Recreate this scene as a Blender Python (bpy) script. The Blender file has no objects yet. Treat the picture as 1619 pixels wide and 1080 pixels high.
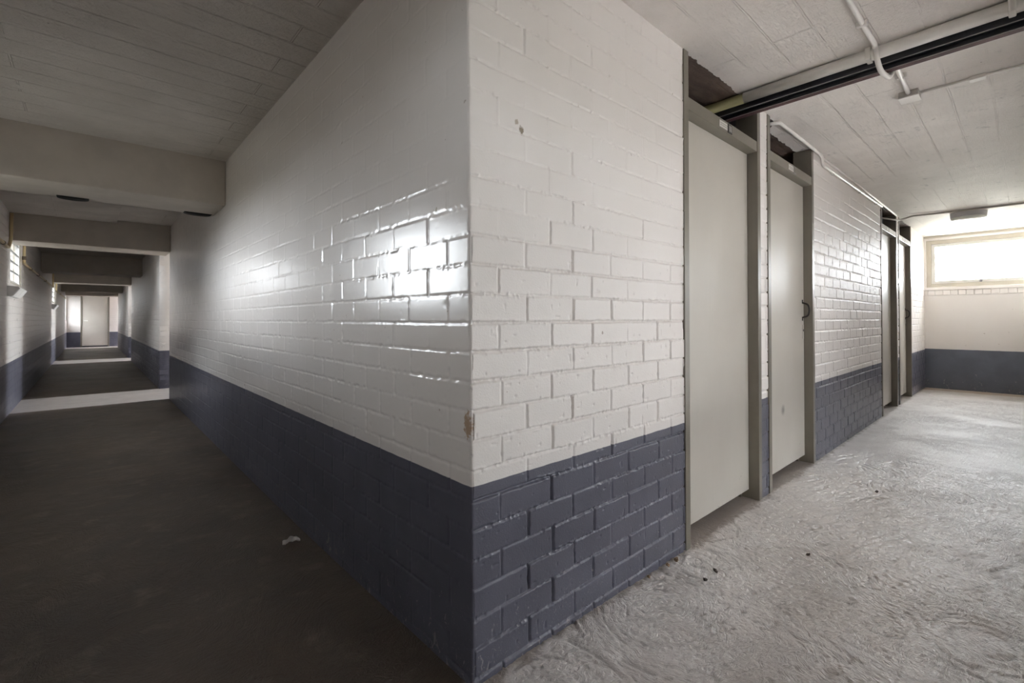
import bpy, bmesh, math, random
import numpy as np
from mathutils import Vector, Matrix
PI = math.pi
rnd = random.Random(7)
scene = bpy.context.scene
COL = scene.collection

# ------------------------------------------------------------------ dimensions (metres)
W = 1.422          # corridor width (left wall at x = -W)
H = 2.241          # ceiling height
XE = 8.47          # end wall of the side passages
PW = 1.19          # passage width
BL = 6.48          # length of one block of store rooms
P = BL + PW        # repeat along the corridor
YEND = 22.98       # far end wall of the corridor
YB = -4.6          # wall behind the camera
BAND = 0.567       # top of the blue paint band
CH, BK, Z0 = 0.0820, 0.2165, 0.036   # brick course, brick module, first bed joint

# ------------------------------------------------------------------ object helpers
def tag(o, label=None, cat=None, group=None, kind=None):
    if label: o['label'] = label
    if cat: o['category'] = cat
    if group: o['group'] = group
    if kind: o['kind'] = kind
    return o

def empty(name, loc, label, cat, group=None, kind=None):
    o = bpy.data.objects.new(name, None)
    o.empty_display_size = 0.1
    COL.objects.link(o)
    o.location = loc
    return tag(o, label, cat, group, kind)

def link(name, me, mat=None, parent=None, loc=None):
    o = bpy.data.objects.new(name, me)
    COL.objects.link(o)
    if mat is not None and len(me.materials) == 0:
        me.materials.append(mat)
    if parent is not None:
        o.parent = parent
    if loc is not None:
        o.location = loc
    return o

def bm_obj(name, bm, mat, parent=None, smooth=False, loc=None):
    me = bpy.data.meshes.new(name)
    bmesh.ops.recalc_face_normals(bm, faces=bm.faces)
    bm.to_mesh(me); bm.free()
    if smooth:
        for p in me.polygons: p.use_smooth = True
    return link(name, me, mat, parent, loc)

def add_box(bm, lo, hi, bevel=0.0, seg=2):
    lo = Vector(lo); hi = Vector(hi)
    r = bmesh.ops.create_cube(bm, size=1.0)
    vs = r['verts']
    for v in vs:
        v.co = Vector(((v.co.x + .5) * (hi.x - lo.x) + lo.x, (v.co.y + .5) * (hi.y - lo.y) + lo.y,
                       (v.co.z + .5) * (hi.z - lo.z) + lo.z))
    if bevel > 0:
        es = list({e for v in vs for e in v.link_edges})
        bmesh.ops.bevel(bm, geom=es, offset=bevel, segments=seg, affect='EDGES', profile=0.6)
    return bm

def box_obj(name, lo, hi, mat, parent=None, bevel=0.0, origin=None):
    bm = bmesh.new()
    if origin is not None:
        lo = [a - b for a, b in zip(lo, origin)]; hi = [a - b for a, b in zip(hi, origin)]
    add_box(bm, lo, hi, bevel)
    return bm_obj(name, bm, mat, parent, loc=origin)

def prism(bm, prof, axis, a, b):
    """extrude a closed 2-D profile along an axis (0 x, 1 y, 2 z)"""
    def pt(u, v, w):
        return (w, u, v) if axis == 0 else (u, w, v) if axis == 1 else (u, v, w)
    A = [bm.verts.new(pt(u, v, a)) for u, v in prof]
    B = [bm.verts.new(pt(u, v, b)) for u, v in prof]
    n = len(prof)
    bm.faces.new(A); bm.faces.new(B[::-1])
    for i in range(n):
        bm.faces.new((A[i], A[(i + 1) % n], B[(i + 1) % n], B[i]))

def tube(bm, pts, r, seg=14, fillet=0.0):
    pts = [Vector(p) for p in pts]
    if fillet > 0 and len(pts) > 2:
        out = [pts[0]]
        for i in range(1, len(pts) - 1):
            a, b, c = pts[i - 1], pts[i], pts[i + 1]
            d1 = min(fillet, (a - b).length * .45); d2 = min(fillet, (c - b).length * .45)
            p1 = b + (a - b).normalized() * d1; p2 = b + (c - b).normalized() * d2
            for k in range(6):
                t = k / 5
                out.append(p1 * (1 - t) ** 2 + b * 2 * t * (1 - t) + p2 * t * t)
        out.append(pts[-1]); pts = out
    rings = []; up = None
    for i, p in enumerate(pts):
        t = (pts[min(i + 1, len(pts) - 1)] - pts[max(i - 1, 0)]).normalized()
        if up is None:
            up = t.orthogonal().normalized()
        up = (up - t * up.dot(t)).normalized()
        s = t.cross(up)
        rings.append([bm.verts.new(p + (up * math.cos(2 * PI * k / seg) + s * math.sin(2 * PI * k / seg)) * r) for k in range(seg)])
    for a, b in zip(rings, rings[1:]):
        for k in range(seg):
            bm.faces.new((a[k], a[(k + 1) % seg], b[(k + 1) % seg], b[k]))
    bm.faces.new(rings[0][::-1]); bm.faces.new(rings[-1])

def lathe(bm, prof, n=40, at=(0, 0, 0)):
    """prof: list of (radius, z) from axis to axis"""
    at = Vector(at); rings = []
    for r, z in prof:
        if r < 1e-6:
            rings.append([bm.verts.new(at + Vector((0, 0, z)))])
        else:
            rings.append([bm.verts.new(at + Vector((r * math.cos(2 * PI * k / n), r * math.sin(2 * PI * k / n), z))) for k in range(n)])
    for a, b in zip(rings, rings[1:]):
        for k in range(n):
            k2 = (k + 1) % n
            if len(a) == 1 and len(b) == 1: continue
            if len(a) == 1: bm.faces.new((a[0], b[k2], b[k]))
            elif len(b) == 1: bm.faces.new((a[k], a[k2], b[0]))
            else: bm.faces.new((a[k], a[k2], b[k2], b[k]))

# ------------------------------------------------------------------ numpy noise
def hsh(i, j, seed):
    i = i.astype(np.int64); j = j.astype(np.int64)
    n = (i * 374761393 + j * 668265263 + seed * 974634777) & 0xffffffff
    n = ((n ^ (n >> 13)) * 1274126177) & 0xffffffff
    n = ((n ^ (n >> 15)) * 2246822519) & 0xffffffff
    return ((n ^ (n >> 16)) & 0xffffff) / float(0xffffff)

def vn(x, y, seed=0):
    xi = np.floor(x); yi = np.floor(y); fx = x - xi; fy = y - yi
    fx = fx * fx * (3 - 2 * fx); fy = fy * fy * (3 - 2 * fy)
    a = hsh(xi, yi, seed); b = hsh(xi + 1, yi, seed); c = hsh(xi, yi + 1, seed); d = hsh(xi + 1, yi + 1, seed)
    return (a * (1 - fx) + b * fx) * (1 - fy) + (c * (1 - fx) + d * fx) * fy

def sstep(a, b, x):
    t = np.clip((x - a) / (b - a), 0, 1)
    return t * t * (3 - 2 * t)

def brick_h(s, z, parity, seed, L=BK, soft=1.0, fade=(1.75, .9)):
    """relief of a painted brick wall (metres, negative into the wall)"""
    zz = z + .0040 * (vn(s * 2.3, z * 1.5, seed + 1) - .5) + .0016 * (vn(s * 14, z * 3, seed + 2) - .5)
    r = np.floor((zz - Z0) / CH); fz = (zz - Z0) - r * CH
    off = np.where((r + parity) % 2 == 0, L / 2, 0.0)
    c = np.floor((s - off) / L)
    jl = c * L + off + (hsh(r, c, seed + 3) - .5) * .010
    jr = (c + 1) * L + off + (hsh(r, c + 1, seed + 3) - .5) * .010
    nearr = np.abs(s - jr) < np.abs(s - jl)
    ds = np.where(nearr, np.abs(s - jr), np.abs(s - jl)); cj = np.where(nearr, c + 1, c)
    up = fz > CH / 2
    dz = np.where(up, CH - fz, fz); rj = np.where(up, r + 1, r)
    e1 = (vn(s * 75, z * 75, seed + 5) - .5); e2 = (vn(s * 32, z * 32, seed + 6) - .5)
    ds = ds + .0030 * e1 + .0030 * e2
    dz = dz + .0034 * e1 + .0026 * e2
    # rounded brick corners
    cr = .010
    k = np.minimum(ds, dz)
    low = 1 - sstep(fade[1], fade[0], z) if fade else np.ones(z.shape)            # the upper courses carry more paint
    wsc = .55 + .35 * soft
    ws = .0026 + .0030 * hsh(rj * 0 + r, cj, seed + 7)
    wz = .0020 + .0036 * vn(s * 5, rj * 1.7, seed + 8)
    as_ = .30 + .85 * hsh(r, cj, seed + 9)
    az = .15 + .95 * vn(s * 4.2, rj * 3.1, seed + 10)
    ps = 1 - sstep(ws * .35, (ws * 1.35 + .0015) * wsc, ds)
    pz = 1 - sstep(wz * .35 * wsc, (wz * 1.35 + .0018) * wsc, dz)
    D = .0034 + .0062 * low
    RC = .011
    q = RC - np.hypot(np.maximum(RC - ds, 0), np.maximum(RC - dz, 0))
    pc = (1 - sstep(.0005, .0052, q)) * (ds < RC) * (dz < RC)
    h = -D * np.maximum(np.maximum(ps * as_, pz * az), pc * np.minimum(as_, 1) * .75)
    # upper joints are partly filled to a paint ridge
    ridge = (hsh(r, cj, seed + 11) > .45) * (1 - low) * soft
    h = h + ridge * ps * (D * as_ + .0016)
    # face offsets and tilts
    t1 = hsh(r, c, seed + 12) - .5; t2 = hsh(r, c, seed + 13) - .5
    face = .0030 * t1 * (.3 + .7 * soft) + .0030 * t2 * soft * ((s - jl) / L - .5)
    h = h + face * (1 - np.maximum(ps, pz)) * (.45 + .55 * low)
    # crumbs of mortar along the beds
    crumb = np.clip(vn(s * 120, z * 120, seed + 14) - .52, 0, 1) * np.exp(-(dz / .008) ** 2) * sstep(.25, .55, vn(s * 6, rj * 2.3, seed + 15))
    h = h + .0095 * crumb
    # pits and lumps
    pit = np.clip(vn(s * 55, z * 55, seed + 16) - .90, 0, 1) * 10
    h = h - .0030 * pit * low
    h = h + .0020 * (vn(s * 1.3, z * 1.3, seed + 17) - .5) + .0009 * soft * (vn(s * 19, z * 19, seed + 18) - .5)
    return h * (.13 + .87 * soft)

def grid_mesh(name, co, nu, nv, mat, flip=False, extra=None):
    """co: (nu*nv,3) array, u major"""
    me = bpy.data.meshes.new(name)
    i, j = np.meshgrid(np.arange(nu - 1), np.arange(nv - 1), indexing='ij')
    a = (i * nv + j).ravel()
    q = np.stack([a, a + nv, a + nv + 1, a + 1], 1)
    if flip: q = q[:, ::-1]
    V = co
    if extra is not None:               # extra vertices / quads (returns and back)
        ev, eq = extra
        q = np.concatenate([q, np.array(eq) ], 0)
        V = np.concatenate([co, np.array(ev)], 0)
    me.vertices.add(len(V)); me.vertices.foreach_set('co', V.astype(np.float32).ravel())
    n = len(q)
    me.loops.add(n * 4); me.loops.foreach_set('vertex_index', q.astype(np.int32).ravel())
    me.polygons.add(n); me.polygons.foreach_set('loop_start', np.arange(0, n * 4, 4, dtype=np.int32))
    try: me.polygons.foreach_set('loop_total', np.full(n, 4, dtype=np.int32))
    except Exception: pass
    me.polygons.foreach_set('use_smooth', np.ones(n, dtype=bool))
    me.update(calc_edges=True); me.validate()
    me.materials.append(mat)
    return me

def graded(a, b, d0, d1):
    out = [a]; x = a
    while True:
        t = (x - a) / (b - a); x = x + d0 + (d1 - d0) * t
        if x >= b - .3 * d1: break
        out.append(x)
    out.append(b)
    return np.array(out)

def lean(z):                 # the near corner is a little out of plumb
    return .018 * (1 - z / 2.1)

def brick_panel(name, S, Z, place, parity, seed, mat, thick, nrm, flip=False, soft=1.0, fade=(1.75, .9)):
    """place(s,z,h) -> xyz arrays; nrm: outward normal; thick: wall thickness behind"""
    s, z = np.meshgrid(S, Z, indexing='ij'); s = s.ravel(); z = z.ravel()
    h = brick_h(s, z, parity, seed, soft=soft, fade=fade)
    co = place(s, z, h)
    nu, nv = len(S), len(Z)
    # returns and back face
    idx = [i * nv for i in range(nu)] + [(nu - 1) * nv + j for j in range(1, nv)] + \
          [i * nv + nv - 1 for i in range(nu - 2, -1, -1)] + [j for j in range(nv - 2, 0, -1)]
    base = place(s[idx], z[idx], np.full(len(idx), -thick))
    n0 = len(co); eq = []; m = len(idx)
    for k in range(m):
        k2 = (k + 1) % m
        f = [idx[k2], idx[k], n0 + k, n0 + k2]
        eq.append(f[::-1] if flip else f)
    c0, c1, c2, c3 = 0, nu - 1, nu - 1 + nv - 1, nu - 1 + nv - 1 + nu - 1
    f = [n0 + c0, n0 + c3, n0 + c2, n0 + c1]
    eq.append(f[::-1] if flip else f)
    me = grid_mesh(name, co, nu, nv, mat, flip, (base, eq))
    return link(name, me)

# ------------------------------------------------------------------ materials
class NT:
    def __init__(s, name):
        s.m = bpy.data.materials.new(name); s.m.use_nodes = True
        s.t = s.m.node_tree; s.t.nodes.clear()
        s.out = s.t.nodes.new('ShaderNodeOutputMaterial')
        s.b = s.t.nodes.new('ShaderNodeBsdfPrincipled')
        s.t.links.new(s.b.outputs[0], s.out.inputs[0])
        s._co = None
    def n(s, ty, **kw):
        x = s.t.nodes.new(ty)
        for k, v in kw.items(): setattr(x, k, v)
        return x
    def l(s, a, b): s.t.links.new(a, b)
    def co(s):
        if s._co is None: s._co = s.n('ShaderNodeTexCoord').outputs['Object']
        return s._co
    def val(s, sock, v):
        if hasattr(v, 'is_linked') or hasattr(v, 'links'): s.l(v, sock)
        else: sock.default_value = v
    def math(s, op, a, b=0.0, c=0.0, clamp=False):
        x = s.n('ShaderNodeMath', operation=op); x.use_clamp = clamp
        s.val(x.inputs[0], a); s.val(x.inputs[1], b); s.val(x.inputs[2], c)
        return x.outputs[0]
    def map(s, scale=(1, 1, 1), loc=(0, 0, 0), rot=(0, 0, 0), vec=None):
        x = s.n('ShaderNodeMapping'); s.l(vec if vec is not None else s.co(), x.inputs[0])
        x.inputs['Scale'].default_value = scale; x.inputs['Location'].default_value = loc; x.inputs['Rotation'].default_value = rot
        return x.outputs[0]
    def noise(s, scale=5, detail=4, rough=.5, dist=0, vec=None):
        x = s.n('ShaderNodeTexNoise'); s.l(vec if vec is not None else s.co(), x.inputs['Vector'])
        x.inputs['Scale'].default_value = scale; x.inputs['Detail'].default_value = detail
        x.inputs['Roughness'].default_value = rough; x.inputs['Distortion'].default_value = dist
        return x.outputs[0]
    def ramp(s, fac, lo, hi, a=0.0, b=1.0):
        x = s.n('ShaderNodeMapRange'); x.interpolation_type = 'SMOOTHSTEP'
        if hi < lo: lo, hi, a, b = hi, lo, b, a
        s.val(x.inputs[0], fac); x.inputs[1].default_value = lo; x.inputs[2].default_value = hi
        x.inputs[3].default_value = a; x.inputs[4].default_value = b
        return x.outputs[0]
    def mix(s, f, a, b):
        x = s.n('ShaderNodeMix', data_type='RGBA')
        s.val(x.inputs[0], f)
        for sock, v in ((x.inputs[6], a), (x.inputs[7], b)):
            if isinstance(v, tuple): sock.default_value = (v[0], v[1], v[2], 1)
            else: s.l(v, sock)
        return x.outputs[2]
    def sep(s, vec=None):
        x = s.n('ShaderNodeSeparateXYZ'); s.l(vec if vec is not None else s.co(), x.inputs[0])
        return x.outputs
    def comb(s, a, b, c):
        x = s.n('ShaderNodeCombineXYZ'); s.val(x.inputs[0], a); s.val(x.inputs[1], b); s.val(x.inputs[2], c)
        return x.outputs[0]
    def bump(s, h, strength=1.0, dist=.002, prev=None):
        x = s.n('ShaderNodeBump'); x.inputs['Strength'].default_value = strength; x.inputs['Distance'].default_value = dist
        s.l(h, x.inputs['Height'])
        if prev is not None: s.l(prev, x.inputs['Normal'])
        return x.outputs[0]
    def set(s, color=None, rough=None, normal=None, metal=None, spec=None, **kw):
        if color is not None:
            if isinstance(color, tuple): s.b.inputs['Base Color'].default_value = (*color, 1)
            else: s.l(color, s.b.inputs['Base Color'])
        if rough is not None: s.val(s.b.inputs['Roughness'], rough)
        if metal is not None: s.b.inputs['Metallic'].default_value = metal
        if spec is not None: s.b.inputs['Specular IOR Level'].default_value = spec
        if normal is not None: s.l(normal, s.b.inputs['Normal'])
        return s.m

WHITE = (.785, .752, .728)
BLUE = (.104, .105, .137)

def paint_wall(name, band=BAND, brick=None, rough=.30, specks=.5, blue=BLUE, parity_shift=0.0, smooth_bricks=False, peel=1.0, spec=.5):
    """two-tone wall paint; brick = 'x' or 'y' adds brick joints as bump along that axis"""
    t = NT(name); o = t.sep()
    wob = t.math('MULTIPLY', t.math('SUBTRACT', t.noise(14, 3), .5), .004)
    zb = t.math('ADD', o[2], wob)
    isblue = t.ramp(zb, band + .0012, band - .0012)
    mot = t.noise(2.2, 5, .55)
    wh = t.mix(t.ramp(mot, .3, .75), (WHITE[0] * .965, WHITE[1] * .96, WHITE[2] * .95), WHITE)
    # grime and chips with shapes of their own
    chips = t.ramp(t.noise(31, 2, .5), .755, .775)
    wh = t.mix(t.math('MULTIPLY', chips, .55), wh, (.33, .27, .21))
    # rust run by the corner and a few knocked spots
    for (c, sc_, rad, cc, am) in (((.012, .016, .735), (1, 1, .45), .020, (.36, .21, .09), .75), ((.205, 0, 1.605), (1, 1, .6), .010, (.20, .15, .09), .85),
                                 ((.185, 0, 1.625), (1, 1, 1), .010, (.33, .26, .18), .7), ((0, .165, 1.353), (1, 1, .7), .011, (.34, .30, .20), .8),
                                 ((0, .178, 1.357), (1, 1, .6), .007, (.34, .30, .20), .8), ((.60, 0, .98), (1, 1, 1), .007, (.22, .17, .13), .8)):
        vm = t.n('ShaderNodeVectorMath', operation='SUBTRACT'); t.l(t.co(), vm.inputs[0]); vm.inputs[1].default_value = c
        vs = t.n('ShaderNodeVectorMath', operation='MULTIPLY'); t.l(vm.outputs[0], vs.inputs[0]); vs.inputs[1].default_value = sc_
        vl = t.n('ShaderNodeVectorMath', operation='LENGTH'); t.l(vs.outputs[0], vl.inputs[0])
        dd = t.math('ADD', vl.outputs['Value'], t.math('MULTIPLY', t.math('SUBTRACT', t.noise(95, 3), .5), rad * 1.8))
        wh = t.mix(t.math('MULTIPLY', t.ramp(dd, rad, rad * .55), am), wh, cc)
    bl = t.mix(t.ramp(t.noise(5, 4), .3, .7), (blue[0] * .88, blue[1] * .88, blue[2] * .88), (blue[0] * 1.08, blue[1] * 1.08, blue[2] * 1.08))
    # pale scuffs and dust on the blue, denser near the floor
    st = t.noise(26, 3, .6, 1.5, vec=t.map((1, 1, .55), rot=(.5, .4, .2)))
    nearf = t.ramp(o[2], .42, .02, .0, .10)
    sc = t.ramp(t.math('ADD', st, nearf), .735, .775)
    fine = t.ramp(t.math('ADD', t.noise(160, 2, .5), t.math('MULTIPLY', nearf, .9)), .735, .78)
    dirt = t.math('MAXIMUM', sc, t.math('MULTIPLY', fine, .7))
    bl = t.mix(t.math('MULTIPLY', dirt, specks), bl, (.42, .39, .37))
    col = t.mix(isblue, wh, bl)
    h = t.noise(170, 3, .6)
    nm = t.bump(h, .45 * peel, .0016)
    h2 = t.noise(28, 3, .5)
    nm = t.bump(h2, .25 * peel, .002, nm)
    if brick:
        u = o[0] if brick == 'x' else o[1]
        bt = t.n('ShaderNodeTexBrick')
        wv = t.math('MULTIPLY', t.math('SUBTRACT', t.noise(18, 3), .5), .010)
        t.l(t.comb(t.math('ADD', t.math('ADD', u, wv), parity_shift), t.math('ADD', t.math('SUBTRACT', o[2], Z0), wv), 0.0), bt.inputs['Vector'])
        bt.inputs['Scale'].default_value = 1.0
        bt.inputs['Mortar Size'].default_value = .0055
        bt.inputs['Mortar Smooth'].default_value = .6
        bt.inputs['Brick Width'].default_value = BK; bt.inputs['Row Height'].default_value = CH
        jm = t.math('MULTIPLY', bt.outputs['Fac'], t.ramp(t.noise(4, 3), .25, .6, .3, 1.0))
        jm = t.math('SUBTRACT', 1.0, jm)
        nm = t.bump(jm, .55 if smooth_bricks else 1.0, .004, nm)
    r = t.math('ADD', t.math('MULTIPLY', t.noise(9, 3), .12), rough - .06)
    r = t.math('ADD', r, t.math('MULTIPLY', isblue, .36 - rough))       # the dado is oil paint with its own gloss
    t.l(t.math('ADD', spec, t.math('MULTIPLY', isblue, .55 - spec)), t.b.inputs['Specular IOR Level'])
    return t.set(col, r, nm)

def concrete_floor():
    t = NT('brushed_concrete'); o = t.sep()
    big = t.noise(1.3, 5, .6)
    mid = t.noise(7, 5, .6)
    base = t.mix(t.ramp(big, .3, .7), (.66, .615, .59), (.76, .72, .695))
    base = t.mix(t.ramp(mid, .35, .75, 0, .55), base, (.57, .53, .505))
    # brown corridor tone; its shade and the pale lit junction strips are painted in
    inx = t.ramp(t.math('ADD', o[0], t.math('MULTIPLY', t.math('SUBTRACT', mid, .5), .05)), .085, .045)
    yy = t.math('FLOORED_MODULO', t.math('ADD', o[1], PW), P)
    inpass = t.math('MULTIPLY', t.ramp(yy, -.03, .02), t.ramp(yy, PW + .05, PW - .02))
    run_shade = t.math('MULTIPLY', inx, t.math('SUBTRACT', 1.0, t.math('MULTIPLY', inpass, .85)))
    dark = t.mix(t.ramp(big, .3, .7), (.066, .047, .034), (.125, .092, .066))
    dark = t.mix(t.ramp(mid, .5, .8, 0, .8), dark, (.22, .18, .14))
    col = t.mix(run_shade, base, dark)
    # dirt along the door wall and the tan dust line by the end wall
    ew = t.ramp(t.math('ADD', o[0], t.math('MULTIPLY', t.math('SUBTRACT', t.noise(9, 3), .5), .12)), XE - .32, XE - .24)
    col = t.mix(t.math('MULTIPLY', ew, .75), col, (.40, .29, .19))
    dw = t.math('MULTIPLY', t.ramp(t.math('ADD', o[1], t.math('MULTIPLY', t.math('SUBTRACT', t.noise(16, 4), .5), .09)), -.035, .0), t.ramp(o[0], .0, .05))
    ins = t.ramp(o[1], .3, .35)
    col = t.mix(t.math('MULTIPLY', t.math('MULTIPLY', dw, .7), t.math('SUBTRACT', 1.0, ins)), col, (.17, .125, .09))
    gd = t.n('ShaderNodeAttribute'); gd.attribute_name = 'groove_dirt'
    col = t.mix(t.math('MULTIPLY', gd.outputs['Fac'], .46), col, (.17, .145, .13))
    specks = t.ramp(t.noise(120, 3, .65), .66, .72)
    col = t.mix(t.math('MULTIPLY', specks, .6), col, (.10, .085, .07))
    # trowel swirls: arcs round scattered centres
    dx = t.n('ShaderNodeTexNoise'); dx.inputs['Scale'].default_value = 2.6; dx.inputs['Detail'].default_value = 4
    t.l(t.co(), dx.inputs['Vector'])
    va = t.n('ShaderNodeVectorMath', operation='MULTIPLY_ADD')
    t.l(dx.outputs['Color'], va.inputs[0]); va.inputs[1].default_value = (.34, .34, 0); t.l(t.co(), va.inputs[2])
    vo = t.n('ShaderNodeTexVoronoi'); vo.feature = 'F1'; vo.inputs['Scale'].default_value = 1.7; vo.voronoi_dimensions = '2D'
    t.l(va.outputs[0], vo.inputs['Vector'])
    d1 = t.math('ADD', vo.outputs['Distance'], t.math('MULTIPLY', t.noise(9, 4, .6), .10))
    sn = t.n('ShaderNodeTexNoise'); sn.noise_dimensions = '3D'
    t.l(t.comb(t.math('MULTIPLY', d1, 85.0), t.math('MULTIPLY', o[0], 9.0), t.math('MULTIPLY', o[1], 9.0)), sn.inputs['Vector'])
    sn.inputs['Scale'].default_value = 1.0; sn.inputs['Detail'].default_value = 4; sn.inputs['Roughness'].default_value = .62
    swirl = t.ramp(sn.outputs[0], .30, .66)
    amt = t.ramp(t.noise(1.9, 3), .35, .62, .25, 1.0)
    hh = t.math('MULTIPLY', swirl, amt)
    nm = t.bump(hh, .75, .0048)
    nm = t.bump(t.noise(110, 5, .7), .8, .0048, nm)
    nm = t.bump(t.noise(10, 4, .55), .5, .010, nm)
    r = t.math('ADD', t.math('MULTIPLY', mid, .20), t.math('ADD', t.math('MULTIPLY', run_shade, .12), .22))
    return t.set(col, r, nm, spec=.7)

def board_ceiling():
    t = NT('board_marked_ceiling'); o = t.sep()
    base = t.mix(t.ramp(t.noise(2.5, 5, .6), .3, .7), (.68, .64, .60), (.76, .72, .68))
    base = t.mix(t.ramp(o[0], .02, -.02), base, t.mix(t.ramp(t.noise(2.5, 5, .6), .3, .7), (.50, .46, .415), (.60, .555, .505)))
    stain = t.ramp(t.noise(11, 6, .7, .4), .57, .72)
    east = t.ramp(o[0], 1.2, 3.0, .25, 1.0)
    base = t.mix(t.math('MULTIPLY', stain, t.math('MULTIPLY', east, .6)), base, (.36, .345, .33))
    holes = t.ramp(t.noise(24, 2), .79, .80)
    base = t.mix(t.math('MULTIPLY', holes, .8), base, (.12, .11, .10))
    # unpainted brown concrete inside the store rooms
    jag = t.math('MULTIPLY', t.math('SUBTRACT', t.noise(22, 3), .5), .035)
    wedge = t.math('MULTIPLY', t.math('MULTIPLY', t.ramp(o[0], 2.30, 2.55), t.ramp(o[0], 3.2, 3.1)), .085)
    y = t.math('SUBTRACT', t.math('ADD', o[1], jag), t.math('ADD', wedge, .008))
    ym = t.math('FLOORED_MODULO', y, P)
    raw = t.math('MULTIPLY', t.math('MULTIPLY', t.math('GREATER_THAN', ym, 0.0), t.math('LESS_THAN', ym, BL - .02)), t.math('GREATER_THAN', o[0], .02))
    rc = t.mix(t.ramp(t.noise(9, 5, .65, vec=t.map((.35, 1, 1), rot=(0, 0, .5))), .3, .72), (.055, .036, .027), (.17, .12, .095))
    col = t.mix(raw, base, rc)
    # shuttering boards: seams run along x
    wv = t.math('MULTIPLY', t.math('SUBTRACT', t.noise(3, 3), .5), .02)
    bt = t.n('ShaderNodeTexBrick'); bt.offset = .37; bt.offset_frequency = 2
    t.l(t.comb(t.math('ADD', o[0], .12), t.math('ADD', t.math('ADD', o[1], wv), .127 + 20 * .157), 0.0), bt.inputs['Vector'])
    bt.inputs['Scale'].default_value = 1; bt.inputs['Mortar Size'].default_value = .0055; bt.inputs['Mortar Smooth'].default_value = .5
    bt.inputs['Brick Width'].default_value = 2.5; bt.inputs['Row Height'].default_value = .157
    sn_ = t.noise(1, 3, .55, vec=t.map((1.2, 5.5, 1)))
    left = t.ramp(o[0], .02, -.02)
    seam = t.math('MULTIPLY', bt.outputs['Fac'], t.math('MAXIMUM', t.ramp(sn_, .40, .62), t.math('MULTIPLY', left, t.ramp(sn_, .34, .46))))
    inv = t.ramp(o[0], .0, .02, 2.4, -1.0)   # ridges over the corridor, grooves in the passage
    # board faces slightly uneven
    bf = t.n('ShaderNodeTexBrick'); bf.offset = .37
    grain = t.noise(1, 5, .65, vec=t.map((2.2, 38, 1)))
    gr2 = t.noise(1, 5, .7, vec=t.map((9, 130, 1)))
    h = t.math('ADD', t.math('MULTIPLY', seam, inv), t.math('MULTIPLY', grain, t.math('ADD', .8, t.math('MULTIPLY', left, 1.2))))
    nm = t.bump(h, 1.0, .0062)
    nm = t.bump(gr2, .7, .0032, nm)
    nm = t.bump(t.noise(62, 5, .72), 1.0, .0062, nm)
    return t.set(col, .62, nm)

def plain(name, col, rough=.5, bump=.0, bscale=60, metal=0.0, mottle=.06, spec=None):
    t = NT(name)
    c = t.mix(t.ramp(t.noise(6, 4), .3, .7), tuple(x * (1 - mottle) for x in col), tuple(min(1, x * (1 + mottle)) for x in col))
    nm = t.bump(t.noise(bscale, 4, .6), bump, .002) if bump else None
    return t.set(c, rough, nm, metal, spec)

M = {}
M['wall'] = paint_wall('painted_brick', BAND, rough=.42, spec=.26)
M['wall_glossy'] = paint_wall('painted_brick_by_doors', BAND, rough=.50, spec=.16)
M['wall_satin'] = paint_wall('satin_painted_brick', BAND, rough=.21, peel=.12, spec=.9)
M['wall_x'] = paint_wall('painted_brick_courses', BAND, brick='x')
M['wall_y'] = paint_wall('painted_brick_courses_long', BAND, brick='y')
M['wall_end'] = paint_wall('painted_render', .578, rough=.45, specks=.55, blue=(.125, .138, .172))
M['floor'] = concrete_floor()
M['ceiling'] = board_ceiling()
M['beam'] = plain('painted_beam_concrete', (.47, .425, .37), .6, .5, 35)
M['raw'] = plain('raw_block', (.16, .135, .115), .9, .6, 40)
M['storewhite'] = plain('storeroom_lime', (.42, .46, .50), .8, .4, 40)

def door_paint():
    t = NT('door_enamel'); o = t.sep()
    base = t.mix(t.ramp(t.noise(3, 4), .3, .7), (.485, .455, .408), (.515, .487, .438))
    streak = t.noise(1, 4, .6, vec=t.map((40, 40, 1.2)))
    base = t.mix(t.ramp(streak, .45, .8, 0, .10), base, (.56, .55, .53))
    sc = t.ramp(t.math('ADD', t.noise(30, 4, .65, 1.2, vec=t.map((1, 1, .6))), t.ramp(o[2], .55, .05, 0, .09)), .72, .76)
    base = t.mix(t.math('MULTIPLY', sc, .45), base, (.25, .22, .19))
    nm = t.bump(streak, .12, .0006)
    nm = t.bump(t.noise(1, 3, .5, vec=t.map((3, 3, 45))), .25, .0010, nm)
    nm = t.bump(t.noise(260, 2), .10, .0006, nm)
    return t.set(base, .40, nm)
M['door'] = door_paint()
M['frame'] = plain('frame_enamel', (.175, .158, .128), .36, .15, 150)
M['gap'] = plain('gap_seal', (.02, .018, .016), .8)
M['blackmetal'] = plain('black_painted_steel', (.013, .014, .019), .33, .25, 60, mottle=.3)
M['primer'] = plain('red_lead_primer', (.055, .020, .022), .6, .2, 60)
M['scuff'] = plain('worn_steel_lip', (.30, .28, .27), .45, .3, 60)
M['handle'] = plain('dark_bronze_handle', (.035, .03, .028), .3, metal=.6)
M['whiteplate'] = plain('white_enamel_plate', (.88, .88, .86), .3)
M['plate'] = plain('number_plate', (.62, .60, .56), .45)
M['plateink'] = plain('faded_print', (.30, .29, .28), .6)
M['winframe'] = plain('window_frame_paint', (.50, .465, .395), .45, .15, 90)
M['sash'] = plain('window_sash_paint', (.66, .65, .62), .4, .1, 90)
M['leadbar'] = plain('glazing_bar_paint', (.36, .36, .37), .45)
M['steel'] = plain('zinc_steel', (.32, .32, .36), .35, metal=.8)
M['conduit'] = plain('painted_conduit', (.76, .735, .70), .42, .25, 60)
M['conduitdull'] = plain('grey_painted_conduit', (.40, .375, .345), .5, .25, 60)
M['pipewhite'] = plain('painted_service_pipe', (.72, .70, .66), .5, .4, 30)
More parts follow.
